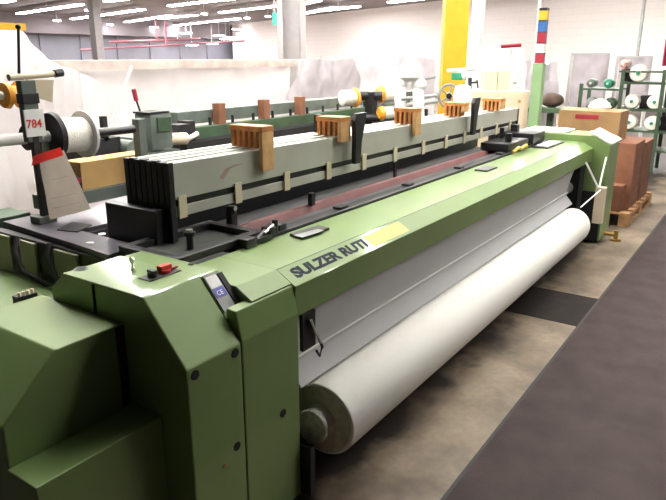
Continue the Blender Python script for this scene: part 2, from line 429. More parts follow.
MB().cyl((2.0, 1.715, .985), (2.07, 1.725, 1.005), .006).build('bracket_rod', STEEL, L)
fc = MB()
fc.box(5.05, 5.55, 1.74, 1.98, .966, 1.03, .01).cyl((5.2, 1.80, 1.0), (5.2, 1.80, 1.10), .03).box(5.62, 5.95, 1.72, 2.0, .966, 1.06, .01)
fc.cyl((5.4, 1.93, 1.0), (5.4, 1.93, 1.12), .02).box(5.7, 5.76, 1.9, 1.96, 1.05, 1.12).build('drive_unit', BK, L, smooth=True)
MB().tube([(5.05, 1.70, .97), (5.13, 1.68, 1.0), (5.2, 1.69, .98), (5.30, 1.68, 1.0), (5.38, 1.70, .97)], .014).build('yellow_hose', mat('hose_yellow', (.6, .38, .08), .5), L, smooth=True)

# far end cabinet
MB().prism([(1.205, .03), (1.205, .93), (1.36, 1.01), (2.05, 1.01), (2.05, .03)], 'x', 6.225, 6.62, .008).build('far_end_cabinet', G, L)
MB().box(6.205, 6.224, 1.22, 1.40, .03, .50, .003).build('recess_dark_panel', BKM, L)  # flat black insert on the face imitates the darkness of a recess
MB().box(6.05, 6.22, 1.40, 1.98, .02, .86).build('far_side_frame', BKM, L)
MB().cyl((6.45, 1.10, 0), (6.45, 1.10, .02), .05).cyl((6.45, 1.10, .02), (6.45, 1.10, .10), .02).cyl((6.45, 1.10, .06), (6.45, 1.22, .06), .018).build('levelling_foot', BRASS, L)
# side frames near end and cloth guide rollers
MB().box(1.735, 1.775, 1.405, 1.98, .02, .84).build('near_side_frame', BKM, L)
MB().cyl((1.78, 1.50, .545), (6.04, 1.50, .545), .055, seg=32).build('take_up_roller', RAILA, L, smooth=True)
MB().box(5.80, 5.87, 1.12, 1.20, .30, .62).build('roll_lever', BEIGE, L)
MB().cyl((5.835, 1.18, .60), (5.98, 1.18, .86), .008).cyl((5.835, 1.18, .60), (5.78, 1.30, .83), .008).cyl((5.835, 1.16, .60), (5.20, 1.17, .56), .006).build('lever_rod', WHITE, L)
ch = MB().box(1.776, 1.86, 1.35, 1.366, .62, .77, .003)
ch.tube([(1.80, 1.345, .75), (1.86, 1.34, .66), (1.89, 1.34, .60), (1.87, 1.34, .57), (1.85, 1.34, .60)], .006)
ch.build('cloth_end_bracket', BK, L)
MB().tube([(1.81, 1.335, .745), (1.83, 1.33, .69), (1.87, 1.33, .63)], .005).build('steel_hook', STEEL, L)
MB().cyl((1.79, 1.434, .545), (5.80, 1.434, .545), .006, seg=10).build('ridge_highlight_rod', WHITE, L)  # white rod added to draw the bright line along the cloth ridge
MB().box(1.735, 1.765, 1.29, 1.37, .02, .24).build('roll_bearing', BK, L)
# lower dark cross beam under the machine
MB().box(1.78, 6.04, 1.75, 1.85, .10, .30).build('cross_beam', BKM, L)

# cloth running down from the breast beam
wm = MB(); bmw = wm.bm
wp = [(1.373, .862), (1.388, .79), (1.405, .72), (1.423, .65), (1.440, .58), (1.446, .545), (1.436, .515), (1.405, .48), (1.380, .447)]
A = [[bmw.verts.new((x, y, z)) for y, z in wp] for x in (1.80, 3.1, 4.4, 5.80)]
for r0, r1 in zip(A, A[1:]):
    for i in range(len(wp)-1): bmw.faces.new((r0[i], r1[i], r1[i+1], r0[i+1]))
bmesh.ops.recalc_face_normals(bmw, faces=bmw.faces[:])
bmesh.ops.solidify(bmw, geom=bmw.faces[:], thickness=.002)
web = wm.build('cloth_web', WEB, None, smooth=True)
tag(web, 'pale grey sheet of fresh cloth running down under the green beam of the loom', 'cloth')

# cloth roll
ry, rz, rr_ = 1.33, .289, .157
roll = thing('cloth_roll', (3.8, ry, rz), 'long thick roll of white cloth at the front of the green loom', 'cloth roll')
MB().lathe((1.865, ry, rz), (1, 0, 0), [(.035, .085), (.012, .087), (0, .10), (0, .145), (.004, .153), (.012, rr_), (1.2, rr_+.001), (2.6, rr_), (3.77, rr_-.002), (3.81, .150), (3.83, .13), (3.83, .06)], 64).build('cloth', CLOTH, roll, smooth=True)
MB().lathe((1.863, ry, rz), (1, 0, 0), [(.002, .142), (.0, .142), (-.0005, .12), (.0, .088), (.004, .088)], 64).build('cloth_end', CLOTHE, roll, smooth=True)
MB().lathe((1.80, ry, rz), (1, 0, 0), [(0, .05), (0, .068), (.01, .072), (.02, .068), (.14, .068)], 40).build('core', mat('pale_core_metal', (.62, .60, .56), .4, metal=.2, var=.2, scale=40, bump=.2), roll, smooth=True)
MB().cyl((5.696, ry, rz), (5.86, ry, rz), .05).build('core', STEEL, roll)

# ================================================== HEALD FRAMES
clipx = [1.80, 2.14, 2.50, 2.87, 3.24, 3.62, 4.02, 4.39, 4.73, 5.07, 5.42, 5.76]
def heald_frame(first):
    o = thing('heald_frame', (3.85, 2.0, .85), 'front heald frame of the loom harness, with cream clips along its bottom', 'heald frame', None)
    MB().prism([(1.765, 1.135), (5.95, 1.135), (5.95, 1.248), (1.765, 1.288)], 'y', 1.990, 2.010, .003).build('upper_bar', ALU, o)
    MB().box(1.765, 5.95, 1.993, 2.007, 1.06, 1.105, .003).build('lower_bar', ALU, o)
    MB().box(1.765, 5.95, 2.003, 2.006, 1.10, 1.14).build('heddle_bar', BK, o)
    MB().box(1.735, 1.764, 1.985, 2.014, .90, 1.292, .003).build('end_post', BK, o)
    MB().box(5.951, 5.975, 1.985, 2.014, .90, 1.245, .003).build('end_post', BK, o)
    return o
hf = heald_frame(True)
back_labels = ['second heald frame, directly behind the front frame with cream clips', 'third heald frame from the front of the loom harness',
               'fourth heald frame from the front of the loom harness', 'fifth heald frame from the front of the loom harness',
               'sixth heald frame from the front of the loom harness', 'seventh heald frame, next to the rearmost one',
               'rearmost heald frame, at the back of the loom harness']
for i in range(7):
    copy_tree(hf, (0, .035*(i+1), .004*(i % 2)), back_labels[i])
for x in clipx:
    MB().box(x-.022, x+.022, 1.982, 1.9895, 1.055, 1.150, .002).build('clip', CREAM, hf)
for o in list(C.objects):
    if o.name.startswith('heald_frame'): o['group'] = 'heald frames of the green loom'
MB().prism([(2.03, 1.19), (2.07, 1.225), (2.13, 1.235), (2.19, 1.232), (2.10, 1.222), (2.07, 1.195), (2.05, 1.18)], 'y', 1.9892, 1.9898).build('print_mark', mat('faint_red_print', (.40, .27, .24), .6), hf)

# wooden spacer combs
def comb(xc, w, label, tongue=None, handle=None, n=4):
    dz = -(xc-1.77)/4.18*.04+.003; ye_ = 1.99+.035*n-.008
    o = thing('spacer_comb', (xc, 2.17, 1.292), label, 'spacer comb', 'wooden combs across the heald frames')
    b = MB().box(xc-w/2, xc+w/2, 1.955, ye_, 1.368+dz, 1.394+dz, .003)
    for i in range(n): b.box(xc-w/2, xc+w/2, 1.99+.035*i, 2.008+.035*i, 1.2925+dz, 1.369+dz)
    if handle == 3.09: MB().box(xc-.03, xc+.02, ye_, ye_+.03, 1.30+dz, 1.40+dz, .003).build('rear_grip', BK, o)
    b.build('comb_body', WOOD, o)
    if tongue: MB().box(xc-w/2, xc+w/2, 1.955, 1.976, tongue, 1.367+dz, .003).build('tongue', WOODL, o)
    if handle:
        h = handle
        pts = [(h-.045, 1.12), (h+.015, 1.12), (h+.02, 1.24), (h+.05, 1.32), (h+.075, 1.40), (h-.03, 1.40), (h-.05, 1.36), (h-.04, 1.25)]
        MB().prism(pts, 'y', 1.925, 1.952, .003).build('handle', BK, o)
    return o
comb(2.325, .085, 'wooden comb with a long pale tongue, nearest of the combs on the harness', tongue=1.185, n=5)
comb(2.99, .10, 'wooden comb beside a curved black handle, second nearest on the harness', tongue=1.25, handle=3.09)
comb(3.87, .09, 'wooden comb with tongue, between the two combs that have black handles', tongue=1.20)
comb(4.66, .10, 'wooden comb with a narrow black handle, in front of the yellow column', tongue=1.30, handle=4.79)
comb(5.45, .12, 'wooden comb farthest along the harness, in front of the beige cabinet', tongue=1.27)

# =============================================== THINGS AT THE LOOM'S NEAR LEFT
sx_, sy_ = 1.66, 2.78
stand = thing('machine_number_stand', (sx_, sy_, .95), 'dark upright stand carrying the red 784 number plate, on the grey deck plate', 'stand')
MB().box(sx_-.045, sx_+.045, sy_-.03, sy_+.05, .951, .985, .004).build('base', GGREY, stand)
MB().box(sx_-.014, sx_+.014, sy_-.014, sy_+.014, .985, 1.36).build('post', BK, stand)
MB().box(sx_-.035, sx_+.035, sy_-.012, sy_+.03, 1.33, 1.60, .003).build('upper_post', GGREY, stand)
MB().box(sx_-.040, sx_+.040, sy_-.018, sy_+.034, 1.50, 1.545, .003).build('collar', BK, stand)
MB().cyl((sx_-.08, sy_, 1.615), (sx_+.16, sy_+.02, 1.625), .014).prism([(sx_+.02, 1.53), (sx_+.11, 1.50), (sx_+.13, 1.60), (sx_+.0, 1.605)], 'y', sy_-.005, sy_+.005).build('cross_bar', BEIGE, stand)
MB().cyl((sx_+.15, sy_+.015, 1.626), (sx_+.19, sy_+.015, 1.63), .018).build('cross_bar_cap', BK, stand)
MB().cyl((sx_-.03, sy_, 1.63), (sx_-.005, sy_, 1.82), .006).ball((sx_-.005, sy_, 1.825), .012).build('rod', BK, stand)
# number plate faces the aisle
dirp = Vector((-.55, -.83, 0)).normalized()
pc = Vector((sx_, sy_, 1.415)) + Vector((0, -.014, 0))
pl = thing('number_plate', (pc.x, pc.y, pc.z), 'white number plate with red figures 784, on the dark stand', 'sign')
MB().box(pc.x-.045, pc.x+.05, pc.y-.006, sy_-.0125, 1.355, 1.475, .001).build('plate', PAPERW, pl)
text('figures', '784', .052, RED, (pc.x-.040, pc.y-.0065, 1.395), (1, 0, 0), (0, 0, 1), pl, .0005, .001, .95)
# orange handwheel/bobbin at left edge
ob = thing('orange_spool', tuple(dd(12, 95, 3.2)), 'orange-yellow plastic spool with a white rod, left of the number stand', 'spool')
c0 = dd(12, 95, 3.2)
MB().lathe(c0-Vector((.05, 0, 0)), (1, .0, 0), [(0, .03), (.005, .062), (.025, .066), (.035, .045), (.07, .045), (.08, .066), (.095, .05), (.10, .03)], 24).build('spool_body', OCHRE, ob, smooth=True)
MB().cyl(c0-Vector((.4, 0, 0)), c0-Vector((.051, 0, 0)), .02).build('rod', WHITE, ob)
MB().cyl(c0+Vector((.051, 0, 0)), (1.625, c0.y, c0.z), .012).build('axle', CREAM, ob)
# paper card held by red tape
ca, cb_, cc, cd = [yy(u, v, 2.74) for u, v in ((39, 162), (64, 150), (91, 209), (50, 220))]
card = thing('paper_card', tuple((cc+cd)/2), 'creased beige paper card hanging from red tape beside the number stand', 'card')
sheet('paper', (cd, cc, cb_, ca), 8, 10, .012, PAPER, 3, 6, .002, card)
ta, tb_ = yy(31, 152, 2.735), yy(60, 148, 2.735)
sheet('red_tape', (yy(32, 166, 2.732), yy(63, 155, 2.732), yy(60, 147, 2.732), yy(34, 156, 2.732)), 6, 3, .006, RED, 5, 6, .002, card)
for i, (u0, v0, u1, v1) in enumerate(((52, 180, 68, 176), (50, 199, 77, 193), (54, 208, 80, 202))):
    p, q = yy(u0, v0, 2.728), yy(u1, v1, 2.728)
    MB().cyl(p, q, .0012, seg=6).build('printed_line', MGREY, card)
MB().prism([tuple(zz(u, v, .953)[:2]) for u, v in ((57, 230), (72, 222), (92, 225), (78, 232))], 'z', .951, .955).build('bracket', BK, card)

# white yarn beam behind the stand
yb0 = Vector((2.02, 3.2, 1.30)); 
yb = thing('yarn_beam', (2.2, 3.2, 1.2), 'thick white yarn package between flanges behind the paper card', 'yarn beam')
MB().cyl((2.03, 3.2, 1.295), (2.2, 3.2, 1.285), .095, seg=40).build('yarn', YARN, yb, smooth=True)
MB().lathe((2.0, 3.2, 1.295), (1, 0, 0), [(0, .03), (.002, .12), (.028, .125), (.03, .05)], 40).build('flange', BK, yb, smooth=True)
MB().lathe((2.2, 3.2, 1.285), (1, 0, 0), [(0, .10), (.002, .13), (.018, .13), (.024, .115), (.02, .06)], 40).build('flange', LGREY, yb, smooth=True)
MB().cyl((1.55, 3.2, 1.30), (1.99, 3.2, 1.295), .03).build('shaft', LGREY, yb)
MB().lathe((1.86, 3.2, 1.298), (1, 0, 0), [(0, .03), (.005, .065), (.03, .065), (.035, .03)], 24).build('shaft_collar', BK, yb, smooth=True)
MB().cyl((2.22, 3.2, 1.285), (2.55, 3.2, 1.285), .025).build('axle', BK, yb)
MB().box(1.93, 1.97, 3.17, 3.23, .0, 1.27).box(2.57, 2.62, 3.17, 3.23, 0, 1.34).build('bracket', GGREY, yb)
# low rail and box
rl = thing('rear_bench', (2.8, 3.33, 0), 'dark green bench rail carrying a brown cardboard box behind the loom', 'bench')
MB().box(2.0, 3.6, 3.27, 3.45, .865, .95, .005).build('top_rail', GGREY, rl)
MB().box(2.1, 2.18, 3.28, 3.44, 0, .865).build('leg', GD, rl); MB().box(3.4, 3.48, 3.28, 3.44, 0, .865).build('leg', GD, rl)
bxx = thing('cardboard_box', (2.4, 3.36, .951), 'ochre cardboard box with a dark red label on the rear bench', 'box')
MB().box(2.22, 2.72, 3.285, 3.44, .951, 1.115, .003).build('carton', mat('ochre_card', (.55, .34, .13), .85, var=.06), bxx)
MB().box(2.115, 2.218, 3.285, 3.43, .951, 1.035, .002).build('side_pack', BK, bxx)
MB().box(2.125, 2.212, 3.28, 3.2845, 1.0, 1.03).build('label', DRED, bxx)
# green bed of a neighbouring machine at left
nb = thing('neighbour_machine', (1.6, 3.9, 0), 'small green machine bed with hoses at the left picture edge', 'machine')
q0, q1 = zz(-25, 224, .86), zz(44, 206, .86)
MB().box(.9, 1.95, 3.4, 3.62, .78, .86, .006).build('bed', GD, nb)
MB().box(1.0, 1.1, 3.42, 3.6, 0, .78).build('leg', GD, nb); MB().box(1.8, 1.9, 3.42, 3.6, 0, .78).build('leg', GD, nb)
MB().tube([(1.40, 3.50, .86), (1.38, 3.50, .95), (1.43, 3.5, 1.0), (1.52, 3.5, .97), (1.56, 3.5, .86)], .022).build('hose', BKM, nb, smooth=True)
MB().box(1.58, 1.74, 3.46, 3.56, .862, .93, .005).cyl((1.64, 3.5, .93), (1.64, 3.5, .98), .02).build('motor', BK, nb)
MB().cyl((1.52, 3.55, .90), (1.52, 3.45, .90), .035).build('pulley', STEEL, nb)
for i in range(6): MB().cyl((1.2+.12*i, 3.39, .82), (1.2+.12*i, 3.40, .82), .012, seg=12).build('bolt', STEEL, nb)

# =============================================== SECOND LOOM BEHIND
L2 = thing('rear_loom', (5, 4.5, 0), 'second loom with grey-green top rail, standing parallel behind the green loom', 'weaving machine')
MB().box(3.95, 8.6, 4.35, 4.50, 1.12, 1.235, .006).build('top_rail', GGREY, L2)
MB().box(3.95, 8.6, 4.25, 4.34, 1.0, 1.10, .006).build('lower_rail', GD, L2)
MB().box(3.9, 8.6, 4.2, 4.9, .5, .98).build('bed', BKM, L2)
MB().box(3.9, 4.1, 4.2, 4.9, 0, .5).box(8.4, 8.6, 4.2, 4.9, 0, .5).build('frame_leg', GD, L2)
MB().box(3.93, 4.02, 4.2, 4.34, .99, 1.17, .01).build('rail_end', BK, L2)
for u in (219, 264, 300):
    p = yy(u, 105, 4.30)
    MB().box(p.x-.045, p.x+.045, 4.26, 4.345, 1.10, 1.29, .004).build('wooden_clip', CARDR, L2)
for i in range(14):
    x = 4.3+.3*i
    MB().cyl((x, 4.3, 1.10), (x, 4.3, 1.17), .015, seg=8).build('tensioner', BK, L2)
gb = MB()
gb.box(3.40, 3.62, 4.05, 4.24, .99, 1.27, .015).box(3.25, 3.4, 4.1, 4.3, .96, 1.1, .01)
gb.box(3.15, 3.7, 4.06, 4.4, .0, .97, .01)
gbo = gb.cyl((3.2, 4.02, 1.02), (3.2, 4.2, 1.02), .07).build('gearbox', GGREY, L2, smooth=True)
MB().box(3.46, 3.60, 4.035, 4.05, 1.13, 1.24, .003).build('window', GD, gbo)
MB().box(3.39, 3.60, 4.05, 4.24, 1.271, 1.285).build('gearbox_lid', BK, gbo)
MB().cyl((3.55, 4.1, 1.06), (3.8, 4.1, 1.04), .05).build('motor', BEIGE, L2, smooth=True)
MB().box(2.80, 3.14, 4.1, 4.3, .99, 1.12).box(3.0, 3.04, 4.1, 4.14, 1.1, 1.28).cyl((2.9, 4.1, 1.17), (3.2, 4.1, 1.17), .02).box(2.8, 3.04, 4.1, 4.3, 0, .99).build('drive_unit', BKM, L2)
al = MB().cyl((3.43, 4.2, 1.286), (3.40, 4.2, 1.38), .008)
al.build('lamp_stem', BK, L2); MB().cyl((3.402, 4.2, 1.37), (3.385, 4.2, 1.46), .018, seg=14).build('warning_lamp', DRED, L2)
MB().cyl((3.72, 4.15, 1.0), (3.66, 4.15, 1.26), .01).box(3.78, 3.92, 4.15, 4.3, 1.03, 1.15).build('lever', BK, L2)
MB().tube([(3.75, 4.08, 1.02), (3.86, 4.08, 1.05), (3.92, 4.08, 1.07)], .022).build('coupling', STEEL, L2, smooth=True)

# =============================================== PLASTIC SHEETING
cur = thing('plastic_curtain', (6.5, 6.5, 0), 'long bright white plastic curtain hung from a horizontal tube behind the looms', 'plastic curtain')
MB().box(3.9, 9.9, 6.47, 6.55, 1.62, 1.67).build('tube', LGREY, cur)
for x in (4.9, 7.2, 9.6): MB().box(x-.03, x+.03, 6.56, 6.62, 0, 1.62).build('post', LGREY, cur)
sheet('sheeting', ((3.9, 6.45, .3), (8.25, 6.45, .3), (8.25, 6.45, 1.66), (3.9, 6.45, 1.66)), 60, 16, .09, PLAS, 1, 1.3, .004, cur)
sheet('folded_edge', ((3.9, 6.34, 1.56), (8.3, 6.34, 1.56), (8.3, 6.34, 1.66), (3.9, 6.34, 1.66)), 60, 4, .05, mat('grimy_plastic', (.62, .54, .50), .6, var=.15, trans=.2), 2, 2.5, .004, cur)
MB().cyl((5.0, 6.2, 1.6), (4.6, 6.2, .9), .018).build('strut', LGREY, cur)
w2 = thing('gathered_plastic', (8.6, 5.6, 0), 'gathered greyish plastic sheet hanging to the left of the yarn spools', 'plastic sheet')
sheet('sheeting', ((7.0, 5.75, .4), (8.9, 5.6, .4), (8.9, 5.6, 1.66), (7.9, 5.95, 1.66)), 40, 20, .16, PLASD, 4, 2.4, .004, w2)
MB().cyl((7.9, 6.0, 0), (7.9, 6.0, 1.66), .03).build('post', LGREY, w2)
lc = thing('tall_plastic_cover', (1.4, 4.2, 0), 'tall peaked white plastic cover at the upper left, over a machine', 'plastic cover')
pk = [dd(-60, 22, 4.9), dd(18, 24, 4.9), dd(52, 62, 4.9), dd(84, 75, 4.9)]
d0 = 4.6
def poly_sheet():
    top = [(-70, 18), (-20, 20), (18, 25), (24, 32), (34, 44), (46, 58), (62, 66), (85, 74), (100, 84)]
    bm = bmesh.new(); g = []
    n = 48; m_ = 20
    for j in range(m_+1):
        row = []
        for i in range(n+1):
            s = i/n*(len(top)-1); k = min(int(s), len(top)-2); f = s-k
            u = top[k][0]*(1-f)+top[k+1][0]*f; v = top[k][1]*(1-f)+top[k+1][1]*f
            pt = yy(u, v, 4.8); t = j/m_
            z = pt.z*(1-t)+.45*t
            q = Vector((pt.x*5, 3, z*1.2)); yk = noise.noise(q)*.12 + noise.noise(q*2.3)*.05
            row.append(bm.verts.new((pt.x, 4.8+yk-.1*t, z)))
        g.append(row)
    for j in range(m_):
        for i in range(n): bm.faces.new((g[j][i], g[j][i+1], g[j+1][i+1], g[j+1][i]))
    bmesh.ops.solidify(bm, geom=bm.faces[:], thickness=.004)
    mb = MB(); mb.bm = bm
    return mb.build('sheeting', PLAS, lc, smooth=True)
poly_sheet()
MB().box(yy(-30, 27, 4.55).x, yy(22, 27, 4.55).x, 4.5, 4.55, yy(5, 30, 4.55).z, yy(5, 23, 4.55).z).build('support_tube', YELC, lc)
MB().box(1.8, 1.85, 4.5, 4.55, 0, yy(5, 31, 4.55).z).build('post', LGREY, lc)
# covered machines
def covered(name, u0, u1, vt, d, depth, label, m=PLAS, seed=1, amp=.07, z0=.0):
    a, b = dd(u0, vt, d), dd(u1, vt, d)
    w = (b-a).length; zt = (a.z+b.z)/2
    o = draped(name, 0, w, 0, depth, z0, zt, m, seed, amp)
    ang = math.atan2(b.y-a.y, b.x-a.x)
    o.matrix_world = Matrix.Translation((a.x, a.y, 0)) @ Matrix.Rotation(ang, 4, 'Z')
    return tag(o, label, 'plastic cover')
covered('plastic_cover', 318, 386, 56, 13.5, .9, 'lumpy white plastic cover left of centre, behind the orange-flanged spools', m=PLASD, seed=3)
covered('plastic_cover', 394, 438, 56, 11, .9, 'white plastic cover between the yarn spools and the yellow column', m=PLASD, seed=5)
covered('plastic_cover', 474, 531, 46, 12, 1.4, 'white plastic cover to the right of the yellow column, behind the beige cabinet', seed=8)
covered('plastic_cover', 534, 566, 57, 12.5, 1.0, 'white plastic cover just right of the signal tower', m=PLASD, seed=9, amp=.12)
# upright framed covers
def framed(u0, u1, vt, vb, d, label):
    a, b = dd(u0, vt, d), dd(u1, vt, d); w = (b-a).length; zt = a.z
    o = thing('sheeted_frame', (a.x, a.y, 0), label, 'sheeted frame'); ang = math.atan2(b.y-a.y, b.x-a.x)
    M = Matrix.Translation((a.x, a.y, 0)) @ Matrix.Rotation(ang, 4, 'Z')
    fr = MB().box(-.03, .03, 0, .06, 0, zt).box(w-.03, w+.03, 0, .06, 0, zt).box(0, w, 0, .06, zt-.05, zt)
    fr.box(-.03, .03, .9, .96, 0, zt).box(w-.03, w+.03, .9, .96, 0, zt)
    fr.build('frame', LGREY, o, mw=M)
    s = sheet('sheeting', ((0.03, -.03, .7), (w-.03, -.03, .7), (w-.03, -.03, zt-.02), (.03, -.03, zt-.02)), 14, 14, .03, PLASD, d, 2, .004)
    s.data.transform(Matrix.Translation(-W(o)) @ M); s.parent = o
    return o
framed(572, 609, 53, 90, 13, 'upright metal frame wrapped in greyish plastic, behind the cardboard boxes')
framed(618, 652, 56, 82, 13.6, 'second plastic-wrapped frame, above the spool rack and left of the red sign')

# =============================================== CREEL WITH SPOOLS (centre)
def spool(c, L_, r, d, label, fm=OCHRE):
    d = Vector(d).normalized(); c = Vector(c)
    o = thing('yarn_spool', tuple(c-Vector((0, 0, r))), label, 'yarn spool', 'yarn spools behind the harness')
    MB().lathe(c-d*L_/2, d, [(0, r*.8), (.01, r), (L_*.55, r), (L_*.72, r*.96)], 28).build('yarn', YARN, o, smooth=True)
    MB().lathe(c+d*L_*.22, d, [(0, r*1.02), (.01, r*1.25), (L_*.12, r*1.25), (L_*.2, r), (L_*.28, r*.8)], 28).build('flange', fm, o, smooth=True)
    return o
ax = Vector((.9, -.42, 0))
spool(dd(350, 98, 6.6), .21, .078, ax, 'fat white yarn spool with orange flange, left of the black post')
spool(dd(386, 94, 6.7), .22, .070, -ax, 'upper right yarn spool, just right of the black post', )
spool(dd(386, 113, 6.6), .18, .058, -ax, 'lower yarn spool, below the others beside the black post')
cr = thing('creel_stand', tuple(zz(371, 200, 0)*1), 'black upright creel post between the white yarn spools', 'stand')
b_ = dd(371, 100, 6.62)
cr.location = (b_.x, b_.y, 0); world_loc[cr.name] = Vector((b_.x, b_.y, 0))
MB().box(b_.x-.045, b_.x+.045, b_.y-.045, b_.y+.045, 0, b_.z+.08).build('post', BK, cr)
MB().cyl(dd(358, 96, 6.62), dd(382, 96, 6.62), .05).cyl(dd(364, 118, 6.62), dd(380, 118, 6.62), .04).build('spindle', BK, cr)
MB().box(b_.x-.2, b_.x+.2, b_.y-.15, b_.y+.15, 0, .05).build('foot', BK, cr)
MB().cyl(dd(377, 110, 6.7), dd(437, 101, 6.9), .025).cyl(dd(378, 104, 6.7), dd(437, 95, 6.9), .018).build('guide_bar', MGREY, cr)

# white weft accumulator figure
wf = thing('weft_feeder', tuple(Vector((dd(410, 90, 6.2).x, dd(410, 90, 6.2).y, 0))), 'white two-armed weft feeder standing just left of the yellow column', 'machine')
D = 6.2
m1 = MB().cyl(dd(401, 134, D), dd(400, 82, D), .055).cyl(dd(419, 134, D), dd(418, 82, D), .055)
m1.ball(dd(400, 84, D), .07).ball(dd(419, 85, D), .075).build('arm', WHITE, wf, smooth=True)
m2 = MB(); c = dd(409, 74, D); m2.lathe(c-Vector((0, 0, .07)), (0, 0, 1), [(0, .10), (.04, .13), (.10, .13), (.17, .07), (.22, .04)], 24)
m2.build('bowl', WHITE, wf, smooth=True)
for pa, pb, q_ in ((dd(412, 64, D+.2), dd(422, 76, D+.2), .02), (dd(418, 80, D), dd(436, 77, D), .012), (dd(401, 99, D-.05), dd(412, 98, D-.05), .02)):
    MB().cyl(pa, pb, q_).build('linkage', MGREY, wf)
b0 = dd(410, 134, D); MB().box(b0.x-.15, b0.x+.15, b0.y-.1, b0.y+.1, 0, b0.z+.02).build('pedestal', WHITE, wf)

# wheel and head near the yellow column
wh = thing('spoked_wheel', tuple(dd(449, 118, 6.9)), 'grey spoked handwheel in front of the yellow column', 'wheel')
c = dd(449, 96, 6.9); fd = Vector((c.x, c.y, 0)).normalized(); sd = Vector((fd.y, -fd.x, 0))
rim = [c + sd*(.105*math.cos(2*PI*i/32)) + Vector((0, 0, .12*math.sin(2*PI*i/32))) for i in range(33)]
MB().tube(rim, .014).build('rim', MGREY, wh, smooth=True)
for k in range(5):
    a = 2*PI*k/5; MB().cyl(c, c+sd*.1*math.cos(a)+Vector((0, 0, .115*math.sin(a))), .010, seg=8).build('spoke', MGREY, wh)
MB().cyl(c-fd*.03, c+fd*.05, .03).build('hub', BK, wh)
MB().cyl(c+fd*.05, c+fd*.25, .03).cyl(c+fd*.24-Vector((0, 0, c.z)), c+fd*.24, .03).build('axle', MGREY, wh)
hd = thing('winder_head', tuple(dd(462, 118, 6.8)), 'white and green winder head mounted right of the spoked wheel', 'machine')
D = 6.8
MB().lathe(dd(462, 108, D), (0, 0, 1), [(-.9, .05), (0, .09), (.13, .10), (.22, .08), (.24, .04)], 24).build('bowl', WHITE, hd, smooth=True)
c = dd(459, 77, D); MB().box(c.x-.07, c.x+.07, c.y-.06, c.y+.06, c.z-.03, c.z+.045, .01).build('head', EMER, hd)
c = dd(463, 75, D-.05); MB().ball(c, .05).cyl(dd(447, 71, D), dd(475, 69, D), .018).build('cap', WHITE, hd, smooth=True)
MB().cyl(dd(470, 92, D), dd(470, 78, D), .02).cyl(dd(470, 83, D), dd(478, 82, D), .01).cyl(dd(478, 88, D), dd(477, 80, D), .008).build('lever', BK, hd)

# beige cabinet + cartons on it
cbz = dd(500, 91, 7.6).z
a, b = dd(467, 91, 7.6), dd(530, 89, 7.6)
cab = thing('beige_cabinet', (a.x, a.y, 0), 'tall beige cabinet behind the harness, left of the signal tower', 'cabinet')
ang = math.atan2(b.y-a.y, b.x-a.x); w = (b-a).length
MC = Matrix.Translation((a.x, a.y, 0)) @ Matrix.Rotation(ang, 4, 'Z')
MB().box(0, w, 0, .5, .05, cbz, .01).build('body', BEIGE, cab, mw=MC)
MB().box(.02, w/2-.01, -.015, -.001, .15, cbz-.03, .004).build('door', BEIGE, cab, mw=MC)
dr_ = MB().box(w/2+.01, w-.02, -.015, -.001, .15, cbz-.03, .004).build('door', BEIGE, cab, mw=MC)
MB().cyl((w-.12, -.018, cbz-.12), (w-.12, -.014, cbz-.12), .02, seg=16).build('lock', BRASS, dr_, mw=MC)
MB().box(.02, w-.02, .02, .48, 0, .05).build('plinth', BK, cab, mw=MC)
for k, (u0, u1, vt, lb) in enumerate(((484, 495.5, 71, 'cream carton on the beige cabinet, left of the pair'), (496.5, 509, 70.5, 'cream carton on the beige cabinet, right of the pair'))):
    x0 = (dd(u0, 89, 7.75)-a).dot((b-a).normalized()); x1 = (dd(u1, 89, 7.75)-a).dot((b-a).normalized())
    zt = dd(u0, vt, 7.75).z
    o = thing('cream_carton', tuple(MC @ Vector(((x0+x1)/2, .25, cbz))), lb, 'box', 'cream cartons on the beige cabinet')
    MB().box(x0, x1, .12, .38, cbz+.001, zt, .005).build('carton', CREAM, o, mw=MC)
    MB().box((x0+x1)/2-.012, (x0+x1)/2+.012, .118, .1195, cbz+.001, zt).build('tape', BEIGE, o, mw=MC)
hk = thing('pulley_hook', tuple(dd(516, 88, 7.7)), 'grey curved hook standing on the beige cabinet', 'hook')
MB().tube([dd(u, v, 7.78) for u, v in ((513, 89), (519, 87), (521.5, 82), (519, 77), (516.5, 72), (516, 62), (514, 56))], .012).build('hook', LGREY, hk, smooth=True)
MB().ball(dd(515, 82, 7.78), .03).build('block', LGREY, hk, smooth=True)
# signal tower
tx, ty = 6.85, 2.105
tw = thing('signal_tower', (tx, ty, 0), 'tall pale green signal tower with stacked yellow, blue, red and white lights', 'signal tower')
MB().box(tx-.052, tx+.052, ty-.052, ty+.052, 0, xx(542, 63.5, tx).z, .004).build('pole', GL, tw)
zs = [xx(542, v, tx).z for v in (63, 53, 43, 32, 20.5, 10, 8)]
for i, m in enumerate((DRED, PAPERW, DRED, LBLUE, YEL)):
    sl_ = MB().box(tx-.04, tx+.04, ty-.04, ty+.04, zs[i], zs[i+1]-.006, .004).build('signal_lamp', m, tw)
    MB().box(tx-.043, tx+.043, ty-.043, ty+.043, zs[i+1]-.006, zs[i+1]).build('lamp_ring', BK, sl_)
MB().box(tx-.04, tx+.04, ty-.04, ty+.04, zs[5], zs[5]+.02, .004).build('cap', BK, tw)
tp = thing('thin_pipe', (7.2, 2.32, 0), 'thin white vertical pipe just left of the signal tower', 'pipe')
pp = dd(535, 60, 7.4); tp.location = (pp.x, pp.y, 0); world_loc[tp.name] = Vector((pp.x, pp.y, 0))
MB().cyl((pp.x, pp.y, 0), (pp.x, pp.y, 4.29), .018).build('pipe', LGREY, tp)
